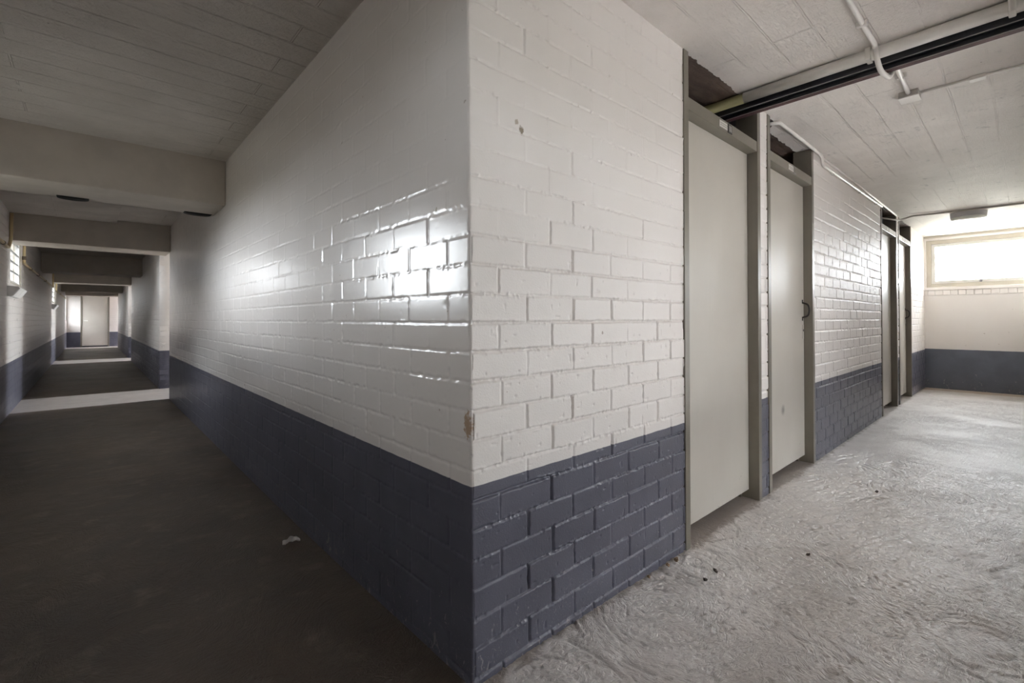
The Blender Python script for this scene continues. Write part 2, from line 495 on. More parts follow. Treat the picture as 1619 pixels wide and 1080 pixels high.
M['gaspipe'] = plain('cream_gas_pipe', (.55, .43, .24), .38)
M['barepipe'] = plain('bare_pipe', (.22, .20, .09), .6, .3, 40)
M['gasfit'] = plain('dark_pipe_fitting', (.10, .07, .045), .5)
M['lampbase'] = plain('lamp_base_plastic', (.56, .56, .58), .45)
M['lampglass'] = plain('opal_lamp_cover', (.80, .82, .76), .28)
M['boxwhite'] = plain('white_box_plastic', (.82, .82, .81), .4)
M['paper'] = plain('crumpled_paper', (.93, .90, .86), .7, .4, 160)
M['leaf'] = plain('dry_leaf', (.055, .04, .03), .7, .5, 200)
M['chip'] = plain('brown_mortar_chip', (.28, .19, .12), .9, .6, 120)
M['soffitblack'] = plain('black_rubber', (.006, .006, .006), .8)

def glass_mat():
    m = bpy.data.materials.new('window_glass'); m.use_nodes = True
    t = m.node_tree; t.nodes.clear()
    out = t.nodes.new('ShaderNodeOutputMaterial'); mx = t.nodes.new('ShaderNodeMixShader')
    tr = t.nodes.new('ShaderNodeBsdfTransparent'); gl = t.nodes.new('ShaderNodeBsdfGlossy')
    fr = t.nodes.new('ShaderNodeFresnel'); fr.inputs[0].default_value = 1.3
    gl.inputs['Roughness'].default_value = .03
    tr.inputs[0].default_value = (.95, .97, .95, 1)
    ge = t.nodes.new('ShaderNodeNewGeometry'); bf = t.nodes.new('ShaderNodeMath'); bf.operation = 'SUBTRACT'; bf.inputs[0].default_value = 1
    ml = t.nodes.new('ShaderNodeMath'); ml.operation = 'MULTIPLY'
    t.links.new(ge.outputs['Backfacing'], bf.inputs[1]); t.links.new(bf.outputs[0], ml.inputs[0]); t.links.new(fr.outputs[0], ml.inputs[1])
    t.links.new(ml.outputs[0], mx.inputs[0]); t.links.new(tr.outputs[0], mx.inputs[1]); t.links.new(gl.outputs[0], mx.inputs[2])
    t.links.new(mx.outputs[0], out.inputs[0])
    return m
M['glass'] = glass_mat()

# ------------------------------------------------------------------ floor, ceiling
def floor_z(x, y):
    return .014 * np.exp(-(x * x + y * y) / .62)
def floor_relief(x, y):
    # trowel marks: strokes along arcs round scattered centres, plus straight brush strokes and grit
    wx = x + .10 * (vn(x * 2.1, y * 2.1, 71) - .5); wy = y + .10 * (vn(x * 2.1 + 9, y * 2.1, 72) - .5)
    cs = .46; ci = np.floor(wx / cs); cj = np.floor(wy / cs)
    best = np.full(x.shape, 9.0); ang = np.zeros(x.shape); idn = np.zeros(x.shape)
    for di in (-1, 0, 1):
        for dj in (-1, 0, 1):
            px = (ci + di + hsh(ci + di, cj + dj, 73)) * cs; py = (cj + dj + hsh(ci + di, cj + dj, 74)) * cs
            d = np.hypot(wx - px, wy - py); m = d < best
            best = np.where(m, d, best); ang = np.where(m, np.arctan2(wy - py, wx - px), ang)
            idn = np.where(m, hsh(ci + di, cj + dj, 75), idn)
    arc = vn(best * 62 + idn * 50, ang * best * 9, 76) * .6 + vn(best * 120, ang * best * 16, 77) * .4
    u = .93 * x - .36 * y; v = .36 * x + .93 * y
    v = v + .05 * (vn(u * 1.6, v * 1.6, 78) - .5)
    br = vn(u * 8, v * 70, 79) * .6 + vn(u * 15, v * 140, 80) * .4
    k = sstep(.35, .65, vn(x * 1.7, y * 1.7, 81))
    st = arc * k + br * (1 - k)
    amp = .35 + .9 * sstep(.3, .7, vn(x * 3.1, y * 3.1, 82))
    crack = sstep(.30, .14, vn(u * 7 + 3, v * 55, 83) * .7 + vn(x * 60, y * 60, 84) * .3) * sstep(.5, .72, vn(x * 2.6, y * 2.6, 85))
    grit = vn(x * 150, y * 150, 86) * .6 + vn(x * 75, y * 75, 87) * .7
    hh = .0062 * amp * (st - .5) + .0044 * (grit - .65) - .0050 * crack + .006 * (vn(x * 3, y * 3, 88) - .5)
    dirt = np.clip(.75 * crack + 1.5 * amp * sstep(.36, .20, st) + .55 * sstep(.46, .3, grit), 0, 1)
    return hh, dirt
FD = {}
def floor_zz(x, y):
    m = sstep(-.06, .0, x) * sstep(3.9, 3.4, x) * sstep(-1.19, -1.16, y) * sstep(.03, .0, y)
    hh, dirt = floor_relief(x, y)
    FD['dirt'] = dirt * m
    return floor_z(x, y) + hh * m
def flat_grid(name, xs, ys, zf, mat, flip=False):
    x, y = np.meshgrid(xs, ys, indexing='ij'); x = x.ravel(); y = y.ravel()
    co = np.stack([x, y, zf(x, y)], 1)
    return link(name, grid_mesh(name, co, len(xs), len(ys), mat, flip))
xs = np.concatenate([np.arange(-1.6, -.05, .05), np.arange(-.05, 1.8, .0045), np.arange(1.8, 4.0, .008), np.arange(4.0, XE + .26, .25)])
ys = np.concatenate([np.arange(-4.8, -1.25, .25), np.arange(-1.2, .04, .0048), np.arange(.05, 1.5, .05), np.arange(1.5, YEND + .3, .25)])
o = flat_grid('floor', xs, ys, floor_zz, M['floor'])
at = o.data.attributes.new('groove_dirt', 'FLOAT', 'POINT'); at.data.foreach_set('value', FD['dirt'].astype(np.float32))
tag(o, 'brushed concrete floor, pale in the side passage and dark brown with painted shade along the corridor', 'floor', kind='structure')
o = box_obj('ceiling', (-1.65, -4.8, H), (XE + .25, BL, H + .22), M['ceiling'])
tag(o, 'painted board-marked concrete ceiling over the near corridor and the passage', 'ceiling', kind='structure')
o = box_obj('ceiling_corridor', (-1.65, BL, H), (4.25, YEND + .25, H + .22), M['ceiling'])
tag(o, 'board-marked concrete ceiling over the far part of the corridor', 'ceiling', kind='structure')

# lower slab part between the first two corridor beams
o = box_obj('ceiling_slab', (-W, 3.585, H - .035), (-.53, 6.385, H + .02), M['ceiling'])
tag(o, 'slightly lower strip of board-marked ceiling on the left between two beams', 'ceiling', kind='structure')

# ------------------------------------------------------------------ walls
Zn = np.arange(-.03, H + .01, .0046)
# corridor face of the near block (x = 0) : s runs along +y
def place_corr(s, z, h):
    dx = lean(z) * np.exp(-s / 1.4)
    r = .007
    k = np.clip((r - s) / r, 0, 1)
    x = dx - h + (1 - np.sqrt(np.clip(1 - k * k, 0, 1))) * r * .6
    y = s - h * np.exp(-s / .012) * 1.0
    return np.stack([x, y, z], 1)
o = brick_panel('wall_corridor_right', graded(0, BL, .0042, .016), Zn, place_corr, 0, 11, M['wall_satin'], .10, None, flip=True, soft=.25)
tag(o, 'long white-and-blue brick wall of the corridor running away from the near corner', 'wall', kind='structure')
# passage face of the near block (y = 0) : s runs along +x
def place_front(s, z, h):
    dx = lean(z)
    r = .007
    k = np.clip((r - s) / r, 0, 1)
    x = s + dx * np.clip(1 - s / 1.197, 0, 1) - h * np.exp(-s / .012)
    y = -h + (1 - np.sqrt(np.clip(1 - k * k, 0, 1))) * r * .6
    return np.stack([x, y, z], 1)
o = brick_panel('wall_front_near', graded(0, 1.197, .0025, .0034), np.arange(-.03, H + .01, .0027), place_front, 1, 23, M['wall'], .10, None)
tag(o, 'near corner wall of painted brick left of the first door', 'wall', kind='structure')
def place_y0(s, z, h): return np.stack([s, -h, z], 1)
for nm, a, b, d, sd, lb in (('wall_front_pier', 2.083, 2.199, .006, 31, 'narrow brick pier between the two nearest doors'),
                            ('wall_front_middle', 3.082, 5.392, .0075, 37, 'glossy painted brick wall between the two pairs of doors'),
                            ('wall_front_pier_far', 6.268, 6.386, .010, 41, 'narrow brick pier between the two far doors'),
                            ('wall_front_far', 7.272, XE, .010, 43, 'short brick wall beside the end window')):
    o = brick_panel(nm, np.arange(a, b + d * .4, (b - a) / round((b - a) / d)), np.arange(-.03, H + .01, .005), place_y0, 1, sd, M['wall_glossy'], .10, None, fade=(2.35, 1.7))
    tag(o, lb, 'wall', kind='structure')

def wall_box(name, lo, hi, mat, label):
    o = box_obj(name, lo, hi, mat)
    return tag(o, label, 'wall', kind='structure')

T = .12
# back of the near block, second and third blocks
wall_box('wall_block_back', (.10, BL - T, 0), (XE, BL, H), M['wall_x'], 'far brick face of the near block along the second passage')
def block(y0, tagname, lab):
    def place(s, z, h): return np.stack([-h, s, z], 1)
    S = graded(y0, y0 + BL, .012, .02)
    o = brick_panel('wall_corridor_' + tagname, S, np.arange(-.03, H + .01, .010), place, 1, 51, M['wall'], .10, None, flip=True)
    tag(o, 'corridor brick wall of the %s block beyond the passage opening' % lab, 'wall', kind='structure')
    def placef(s, z, h): return np.stack([s, y0 - h, z], 1)
    o = brick_panel('wall_front_' + tagname, np.arange(0, 1.01, .01), np.arange(-.03, H + .01, .008), placef, 0, 57, M['wall'], .10, None)
    tag(o, 'brick end face of the %s block, seen as a thin strip in the passage opening' % lab, 'wall', kind='structure')
    wall_box('wall_front_%s_rest' % tagname, (1.0, y0, 0), (4.2, y0 + T, H), M['wall_x'], 'rest of the passage face of the %s block' % lab)
    wall_box('wall_%s_back' % tagname, (.10, y0 + BL - T, 0), (4.2, y0 + BL, H), M['wall_x'], 'far face of the %s block' % lab)
block(P, 'second', 'second')
block(2 * P, 'third', 'third')
# south side of our passage, corridor wall behind the camera
wall_box('wall_corridor_rear', (0, YB, 0), (T, -PW - T, H), M['wall_y'], 'corridor wall behind the camera')

# walls with a window opening: four boxes joined into one mesh
def wall_open(name, axis, pos, t, a, b, openings, mat, label):
    """axis 0: wall plane x = pos (interior face), spanning y a..b; axis 1: plane y = pos spanning x a..b. t: signed thickness"""
    bm = bmesh.new()
    def bx(u0, u1, z0, z1):
        if u1 - u0 < 1e-4 or z1 - z0 < 1e-4: return
        p0, p1 = min(pos, pos + t), max(pos, pos + t)
        if axis == 0: add_box(bm, (p0, u0, z0), (p1, u1, z1))
        else: add_box(bm, (u0, p0, z0), (u1, p1, z1))
    cur = a
    for (u0, u1, z0, z1) in openings:
        bx(cur, u0, 0, H); bx(u0, u1, 0, z0); bx(u0, u1, z1, H); cur = u1
    bx(cur, b, 0, H)
    bmesh.ops.remove_doubles(bm, verts=bm.verts, dist=1e-5)
    o = bm_obj(name, bm, mat)
    return tag(o, label, 'wall', kind='structure')

WZ0, WZ1 = 1.45, 2.12
LW = [(-1.12, -.06, 1.70, 1.98), (1.95, 3.5, 1.14, 1.88), (P - 1.17, P - .05, 1.44, WZ1), (2 * P - 1.17, 2 * P - .05, 1.44, WZ1), (3 * P - 1.12, 3 * P - .12, 1.0, WZ1)]
wall_open('wall_left', 0, -W, -.20, -4.8, YEND + .2, LW, M['wall_y'],
          'outer wall of the corridor on the left with small high windows')
EZ0, EZ1 = 1.485, 2.178
EZ = (EZ0, .30, .30)
XK = (XE, 4.0, 3.4)       # end walls of the three passages
for k in range(3):
    y1 = k * P; y0 = y1 - PW
    wall_open('wall_end_' + ('near', 'second', 'third')[k], 0, XK[k], .22, y0 - .3 * (k == 0), y1 + .3 * (k == 0), [(y0 + .02, y1 - .022, EZ[k], EZ1)], M['wall_end'],
              'smooth white-and-blue end wall of the %s passage under its window' % ('near', 'second', 'third')[k])
wall_box('wall_far', (-1.65, YEND, 0), (XE + .2, YEND + .2, H), M['wall_x'], 'white-and-blue wall closing the far end of the corridor')
SW = [(.35, 3.6, .30, 1.85)]  # unseen south opening, added to fill the passage with light
wall_open('wall_south', 1, -PW, -.12, 0, XE, SW, M['wall_x'], 'brick wall on the other side of the passage')
wall_open('wall_rear', 1, YB, -.2, -1.65, .3, [(-1.25, -.2, .9, 2.1)], M['wall_x'], 'wall behind the camera')  # its window is added out of view as fill light from behind

# store-room linings behind the doors
wall_box('wall_store_end', (XE, .3, 0), (XE + .2, BL, H), M['raw'], 'outer end wall of the store rooms')
wall_box('wall_store_back', (.10, 2.4, 0), (XE, 2.5, H), M['raw'], 'dark back wall of the store rooms above the doors')
for i, x in enumerate((2.10, 4.2, 6.29)):
    wall_box('wall_store_partition_%d' % (i + 1), (x, .115, 0), (x + .08, 2.4, H), M['storewhite'] if i != 1 else M['raw'], 'partition between store rooms seen through the gap above a door')

# soldier course and sill below the end window, lintel band above
o = box_obj('trim_sill', (XE - .022, -PW, 1.44), (XE + .02, -.001, 1.484), M['wall_end'], bevel=.006)
tag(o, 'white rendered sill under the end window', 'trim', kind='structure')
bm = bmesh.new()
y = -PW + .002
while y < -.03:
    y2 = min(y + .082, -.002)
    add_box(bm, (XE - .010, y + .002, 1.366), (XE + .02, y2 - .002, 1.4385), .003, 1)
    y = y2
o = bm_obj('trim_soldier_course', bm, M['wall_end'])
tag(o, 'row of upright painted bricks below the end window sill', 'trim', kind='structure')
o = box_obj('trim_lintel', (XE - .012, -PW, 2.180), (XE + .02, -.001, 2.212), M['wall_end'], bevel=.004)
tag(o, 'white band over the end window', 'trim', kind='structure')
o = box_obj('trim_cornice', (XE - .022, -PW, 2.213), (XE + .02, -.001, H), M['winframe'], bevel=.004)
tag(o, 'beige strip between end window and ceiling', 'trim', kind='structure')

# ------------------------------------------------------------------ beams across the corridor
blabs = ['nearest beam', 'second beam', 'third beam', 'fourth beam', 'fifth beam', 'sixth beam']
for i, (yb, yd) in enumerate(((3.085, .49), (6.39, .49), (3.085 + P, .49), (6.39 + P, .49), (3.085 + 2 * P, .49), (6.39 + 2 * P, .49))):
    bm = bmesh.new(); add_box(bm, (-W, yb, 1.902), (0.0 if True else 0, yb + yd, H + .01), .008, 2)
    o = bm_obj('ceiling_beam', bm, M['beam'])
    tag(o, ['beige concrete beam, the nearest one crossing the dark corridor', 'second concrete beam from the camera, at the near side of the first side opening',
            'third concrete beam from the camera, mid-way along the second block', 'fourth concrete beam from the camera, pale underside',
            'fifth concrete beam from the camera, far down the corridor', 'last concrete beam in front of the far end wall'][i], 'beam', kind='structure')

# two black pads under the back edge of the first beam
for (x, hw, lb) in ((-.86, .085, 'black rounded pad under the middle of the nearest beam'), (-.115, .095, 'black rounded pad under the nearest beam beside the right wall')):
    bm = bmesh.new(); prof = []
    for k in range(13):
        a = PI * k / 12
        prof.append((x - hw * math.cos(a), 1.902 - .014 * math.sin(a) ** .8))
    prof = prof + [(x + hw, 1.9025), (x - hw, 1.9025)]
    prism(bm, prof, 1, 3.50, 3.570)
    bmesh.ops.remove_doubles(bm, verts=bm.verts, dist=1e-5)
    o = bm_obj('rubber_pad', bm, M['soffitblack'], loc=None)
    tag(o, lb, 'pad', 'black pads under the nearest beam')

# ------------------------------------------------------------------ doors
def make_door(n, x0, x1, label, handle, plate_x):
    """clear opening x0..x1 in the wall y = 0"""
    e = empty('door_%d' % n, (x0, 0, 0), label, 'door', kind='structure')
    def B(name, lo, hi, mat, bev=.0, parent=e):
        return box_obj(name, (lo[0] - x0, lo[1], lo[2]), (hi[0] - x0, hi[1], hi[2]), mat, parent, bev)
    fw = .042
    B('jamb', (x0 - fw, -.006, 0), (x0, .112, H - .001), M['frame'], .002)
    B('jamb', (x1, -.006, 0), (x1 + fw, .112, H - .001), M['frame'], .002)
    B('transom_rail', (x0, -.004, 1.978), (x1, .112, 2.037), M['frame'], .003)
    leaf = B('door_leaf', (x0 + .003, .050, .052), (x1 - .003, .088, 1.976), M['door'], .002)
    B('rebate_strip', (x0, .0885, .0), (x0 + .02, .112, 1.978), M['frame'])
    B('rebate_strip', (x1 - .02, .0885, .0), (x1, .112, 1.978), M['frame'])
    # door number plates on the rail
    px = plate_x
    pl = B('name_plate', (px, -.0065, 1.991), (px + .092, -.0035, 2.024), M['plate'], .0008)
    bm = bmesh.new(); rr = random.Random(n)
    for row in range(2):
        xx = px + .008
        while xx < px + .080:
            w_ = rr.uniform(.004, .012)
            add_box(bm, (xx - x0, -.0071, 2.010 - row * .010), (xx + w_ - x0, -.0066, 2.014 - row * .010)); xx += w_ + .004
    bm_obj('faded_print', bm, M['plateink'], pl)
    nb = B('number_frame', (px + .097, -.0072, 1.984), (px + .146, -.0035, 2.030), M['handle'] if n < 2 else M['plateink'], .001)
    B('number_card', (px + .106, -.0082, 1.992), (px + .138, -.0074, 2.022), M['plateink'] if n < 2 else M['frame'], 0, nb)
    if handle == 'plate':
        hp = B('edge_plate', (x0 + .022, .0435, 1.062), (x0 + .045, .0500, 1.180), M['whiteplate'], .0015)
        B('fixing_cap', (x0 + .022, .0425, 1.052), (x0 + .045, .050, 1.060), M['handle'], .001)
        B('fixing_cap', (x0 + .022, .0425, 1.182), (x0 + .045, .050, 1.190), M['handle'], .001)
    else:
        hx = x1 - .036
        bm = bmesh.new()
        tube(bm, [(hx - x0, .050, 1.142), (hx - x0, .012, 1.130), (hx - x0, .004, 1.09), (hx - x0, .012, 1.048), (hx - x0, .050, 1.036)], .0065, 12, .018)
        h = bm_obj('pull_handle', bm, M['handle'], e, True)
        for zz in (1.150, 1.028):
            bm = bmesh.new(); add_box(bm, (hx - .009 - x0, .046, zz - .014), (hx + .009 - x0, .0502, zz + .014), .002)
            bm_obj('handle_lug', bm, M['handle'], h)
        lk = B('lock_plate', (x1 - .040, .0470, .885), (x1 - .010, .0500, .985), M['door'], .001)
        bm = bmesh.new(); lathe(bm, [(0, 0), (.008, 0), (.008, .003), (0, .003)], 16)
        bmesh.ops.rotate(bm, verts=bm.verts, cent=(0, 0, 0), matrix=Matrix.Rotation(PI / 2, 3, 'X'))
        bmesh.ops.translate(bm, verts=bm.verts, vec=(x1 - .025 - x0, .047, .945))
        bm_obj('keyhole', bm, M['handle'], lk)
    return e
make_door(1, 1.239, 2.041, 'nearest beige steel door, white edge plate on its left side', 'plate', 1.557)
make_door(2, 2.241, 3.040, 'second beige steel door with dark pull handle, right of the narrow pier', 'pull', 2.560)
make_door(3, 5.434, 6.226, 'first of the two far steel doors, left of the far pier', 'plate', 5.70)
make_door(4, 6.428, 7.230, 'farthest steel door, with a pull handle, next to the end window wall', 'pull', 6.70)

# round stain on the second door is a smudge of its own
bm = bmesh.new(); bmesh.ops.create_circle(bm, cap_ends=True, radius=.055, segments=28)
bmesh.ops.rotate(bm, verts=bm.verts, cent=(0, 0, 0), matrix=Matrix.Rotation(PI / 2, 3, 'X'))
bmesh.ops.translate(bm, verts=bm.verts, vec=(.36, .0497, .43))
def smudge_mat():
    t = NT('rubbed_smudge'); d = t.n('ShaderNodeVectorMath', operation='DISTANCE')
    t.l(t.co(), d.inputs[0]); d.inputs[1].default_value = (.36, .0498, .43)
    t.set((.30, .28, .26), .4)
    t.l(t.ramp(t.math('ADD', d.outputs['Value'], t.math('MULTIPLY', t.noise(40, 3), .012)), .052, .012, 0, .38), t.b.inputs['Alpha'])
    return t.m
bm_obj('smudge', bm, smudge_mat(), bpy.data.objects['door_2'])

# far door at the end of the corridor
e = empty('door_5', (-.625, YEND, 0), 'pale door at the far end of the corridor', 'door', kind='structure')
box_obj('door_leaf', (-.365, -.06, .05), (.365, -.02, 2.02), M['door'], e, .003)
box_obj('jamb', (-.415, -.08, 0), (-.368, 0, H - .002), M['frame'], e, .003)
box_obj('jamb', (.368, -.08, 0), (.415, 0, H - .002), M['frame'], e, .003)
box_obj('transom_rail', (-.367, -.07, 2.022), (.367, 0, H - .002), M['frame'], e, .003)
bm = bmesh.new(); tube(bm, [(-.32, -.06, 1.0), (-.32, -.10, 1.0), (-.21, -.10, 1.0)], .009, 10, .015)
bm_obj('lever_handle', bm, M['whiteplate'], e, True)

# ------------------------------------------------------------------ windows
wn = [0]
def make_window(axis, pos, sgn, u0, u1, z0, z1, nbars, label, bars=None, fw=.055, sw=.042, catch=True, recess=.03):
    """axis 0: plane x = pos; sgn: direction to the outside"""
    wn[0] += 1
    base = (pos, (u0 + u1) / 2, z0) if axis == 0 else ((u0 + u1) / 2, pos, z0)
    e = empty('window_%d' % wn[0], base, label, 'window', kind='structure')
    um = (u0 + u1) / 2
    def B(bm, a0, a1, d0, d1, c0, c1, bev=.002):
        lo, hi = sorted((sgn * d0, sgn * d1))
        if axis == 0: add_box(bm, (lo, a0 - um, c0 - z0), (hi, a1 - um, c1 - z0), bev, 1)
        else: add_box(bm, (a0 - um, lo, c0 - z0), (a1 - um, hi, c1 - z0), bev, 1)
    def ring(name, a0, a1, c0, c1, w, d0, d1, mat):
        bm = bmesh.new()
        B(bm, a0, a0 + w, d0, d1, c0, c1); B(bm, a1 - w, a1, d0, d1, c0, c1)
        B(bm, a0 + w, a1 - w, d0, d1, c0, c0 + w); B(bm, a0 + w, a1 - w, d0, d1, c1 - w, c1)
        return bm_obj(name, bm, mat, e)
    ring('window_frame', u0, u1, z0, z1, fw, recess, recess + .07, M['winframe'])
    a0, a1, c0, c1 = u0 + fw, u1 - fw, z0 + fw, z1 - fw
    s = ring('window_sash', a0, a1, c0, c1, sw, recess + .012, recess + .05, M['sash'])
    a0 += sw; a1 -= sw; c0 += sw; c1 -= sw
    zs = bars if bars else [c0 + (c1 - c0) * (i + 1) / (nbars + 1) for i in range(nbars)]
    for zz in zs:
        bm = bmesh.new(); B(bm, a0, a1, recess + .022, recess + .036, zz - .0075, zz + .0075, 0)
        bm_obj('glazing_bar', bm, M['leadbar'], e)
    bm = bmesh.new(); B(bm, a0, a1, recess + .028, recess + .031, c0, c1, 0)
    bm_obj('pane', bm, M['glass'], e)
    if catch:
        bm = bmesh.new()
        cu = um + (0.0)
        B(bm, cu - .012, cu + .012, recess + .012, recess - .012, c0 - sw + .005, c0 - .002, .003)
        B(bm, cu - .006, cu + .006, recess - .010, recess - .018, c0 - .03, c0 + .035, .002)
        B(bm, cu - .030, cu + .008, recess - .010, recess - .018, c0 + .025, c0 + .037, .002)
        bm_obj('window_catch', bm, M['steel'], s)
    return e
for k in range(3):
    y1 = k * P; y0 = y1 - PW
    make_window(0, XK[k], 1, y0 + .02, y1 - .022, EZ[k], EZ1, 3,
                ('wide window with three thin bars at the end of the near passage', 'window at the end of the second passage', 'window at the end of the third passage')[k],
                bars=[1.683, 1.823, 1.968])
for k, (a, b, c, d) in enumerate(LW):
    make_window(0, -W, -1, a, b, c, d, 4, ('left-hand window beside the camera', 'long left-hand window before the nearest beam', 'bright slatted window high on the left wall at the first opening',
                'small bright window on the left wall at the second opening', 'window on the left wall before the far end')[k], catch=False, recess=.004, fw=.024, sw=.022)
for a, b, c, d in SW:
    make_window(1, -PW, -1, a, b, c, d, 2, 'added unseen window in the opposite passage wall, fill light for the passage', catch=False, recess=.03)
make_window(1, YB, -1, -1.25, -.2, .9, 2.1, 2, 'added unseen window behind the camera, fill light', catch=False)

# ------------------------------------------------------------------ services on the passage ceiling
# steel track with its parts
e = empty('steel_beam', (1.885, -PW, 2.14), 'black steel track beam crossing the passage ceiling into the gap over the first door', 'beam')
L0, L1 = 0.0, PW + 1.6
bm = bmesh.new()
prism(bm, [(-.025, .028), (-.025, .068), (-.019, .074), (-.019, .1), (.035, .1), (.035, .006), (.0, .006), (.0, .026), (-.012, .028)], 1, L0, L1)
bm_obj('web', bm, M['blackmetal'], e)
bm = bmesh.new(); prism(bm, [(-.0265, .0262), (-.0265, .0285), (-.0205, .0285), (-.0205, .0262)], 1, L0, L1)
bm_obj('upper_lip', bm, M['scuff'], e)
bm = bmesh.new(); prism(bm, [(-.012, .0005), (-.012, .006), (.022, .006), (.022, .0005)], 1, L0, L1)
bm_obj('lower_flange', bm, M['primer'], e)
bm = bmesh.new(); prism(bm, [(-.0138, .0008), (-.0138, .0040), (-.0122, .0040), (-.0122, .0008)], 1, L0, L1)
bm_obj('bare_edge', bm, M['scuff'], e)
# service pipe beside it
bm = bmesh.new(); tube(bm, [(0, 0, 0), (0, PW - .02, 0)], .027, 20)
p = bm_obj('service_pipe', bm, M['pipewhite'], None, True, loc=(1.829, -PW + .001, 2.2125))
tag(p, 'white painted pipe running along the near side of the black steel beam', 'pipe')
bm = bmesh.new(); tube(bm, [(0, PW - .02, 0), (0, PW + 1.5, 0)], .027, 20)
bm_obj('bare_pipe_end', bm, M['barepipe'], p, True)
for yy in (.18, .62):
    bm = bmesh.new(); add_box(bm, (-.030, yy, -.0285), (.030, yy + .022, .0278), .006, 2)
    bm_obj('pipe_clip', bm, M['pipewhite'], p)
# conduit hopping under the beam to its box
bm = bmesh.new()
tube(bm, [(.2, -.575, 2.229), (1.784, -.588, 2.229), (1.786, -.592, 2.175), (1.825, -.60, 2.122), (1.925, -.615, 2.122), (1.965, -.620, 2.165), (1.99, -.62, 2.205), (2.06, -.62, 2.225), (2.45, -.612, 2.227)], .0105, 12, .03)
c = bm_obj('electrical_conduit', bm, M['conduit'], None, True)
tag(c, 'white conduit bending down around the black beam to a small box', 'conduit')
for xx in (.9, 1.55, 2.2):
    bm = bmesh.new(); add_box(bm, (xx, -.605 if xx < 2 else -.640, 2.2165), (xx + .018, -.565 if xx < 2 else -.600, H - .0005), .003, 1)
    bm_obj('conduit_clip', bm, M['conduit'], c)
e = empty('junction_box', (2.497, -.612, 2.205), 'small white junction box on the passage ceiling at the end of the bent conduit', 'junction box')
box_obj('box_body', (-.046, -.040, 0.006), (.046, .040, H - 2.2055), M['conduitdull'], e, .003)
box_obj('box_lid', (-.048, -.042, 0), (.048, .042, .0055), M['conduit'], e, .002)
bm = bmesh.new(); tube(bm, [(2.51, -.655, 2.2335), (2.52, -1.05, 2.2335), (2.525, -PW + .01, 2.2335)], .007, 10)
c = bm_obj('surface_cable', bm, M['conduit'], None, True)
tag(c, 'painted cable leaving the junction box across the ceiling to the right', 'cable')
bm = bmesh.new(); add_box(bm, (2.50, -.90, 2.222), (2.545, -.84, H - .0005), .003)
bm_obj('cable_clip', bm, M['conduit'], c)
# conduit out of the gap above the second door, along the wall head
bm = bmesh.new()
tube(bm, [(2.27, .11, 2.192), (2.31, .045, 2.222), (2.36, -.018, 2.230), (3.20, -.020, 2.230), (3.245, -.018, 2.222), (3.275, -.0165, 2.170), (3.33, -.0175, 2.168), (5.36, -.0175, 2.196)], .0105, 12, .03)
c = bm_obj('electrical_conduit', bm, M['conduit'], None, True)
tag(c, 'white conduit from the gap above the second door along the top of the brick wall', 'conduit')
for xx in (3.55, 4.4, 5.1):
    zz = 2.168 + (xx - 3.33) / 2.03 * .028
    bm = bmesh.new(); add_box(bm, (xx, -.026, zz - .016), (xx + .018, -.001, zz + .016), .003, 1)
    bm_obj('conduit_clip', bm, M['conduit'], c)
# second painted conduit in the wall head angle
bm = bmesh.new(); tube(bm, [(3.32, -.010, 2.2315), (6.22, -.010, 2.2315)], .0085, 10)
c = bm_obj('electrical_conduit', bm, M['conduit'], None, True)
tag(c, 'thin conduit tight in the angle of ceiling and brick wall above the doors', 'conduit')
# conduit to the ceiling lamp
bm = bmesh.new()
tube(bm, [(5.75, .11, 2.165), (6.21, -.012, 2.178), (6.30, -.030, 2.185), (6.36, -.13, 2.226), (6.44, -.42, 2.2305), (6.47, -PW + .01, 2.2305)], .010, 12, .03)
c = bm_obj('electrical_conduit', bm, M['conduitdull'], None, True)
tag(c, 'grey conduit from the gap above the third door past the round ceiling lamp', 'conduit')

# round ceiling lamp
e = empty('ceiling_lamp', (6.68, -.585, H - .075), 'round white ceiling lamp near the end window', 'lamp')
bm = bmesh.new(); lathe(bm, [(0, .0745), (.150, .0745), (.156, .070), (.152, .022), (.146, .018), (0, .018)], 56)
bm_obj('lamp_base', bm, M['lampbase'], e, False)
bm = bmesh.new(); lathe(bm, [(0, .0185), (.149, .0175), (.150, .008), (.136, -.006), (.08, -.014), (0, -.017)], 56)
bm_obj('lamp_cover', bm, M['lampglass'], e, True)

# ------------------------------------------------------------------ services on the left corridor wall
def wall_box_lamp(y, lab):
    e = empty('wall_lamp', (-W, y, 1.285), lab, 'lamp', 'wedge lamps below the corridor windows')
    bm = bmesh.new()
    prism(bm, [(.001, 0), (.034, 0), (.092, .094), (.086, .104), (.001, .112)], 1, -.40, .40)
    bm_obj('lamp_housing', bm, M['boxwhite'], e)
    bm = bmesh.new()
    prism(bm, [(.038, .0035), (.042, .002), (.096, .088), (.092, .091)], 1, -.385, .385)
    bm_obj('lamp_cover', bm, M['whiteplate'], e)
wall_box_lamp(P - 1.05, 'white wedge lamp below the slatted window at the first opening on the left')
wall_box_lamp(2 * P - 1.05, 'small white wedge lamp below the farther left-hand window')

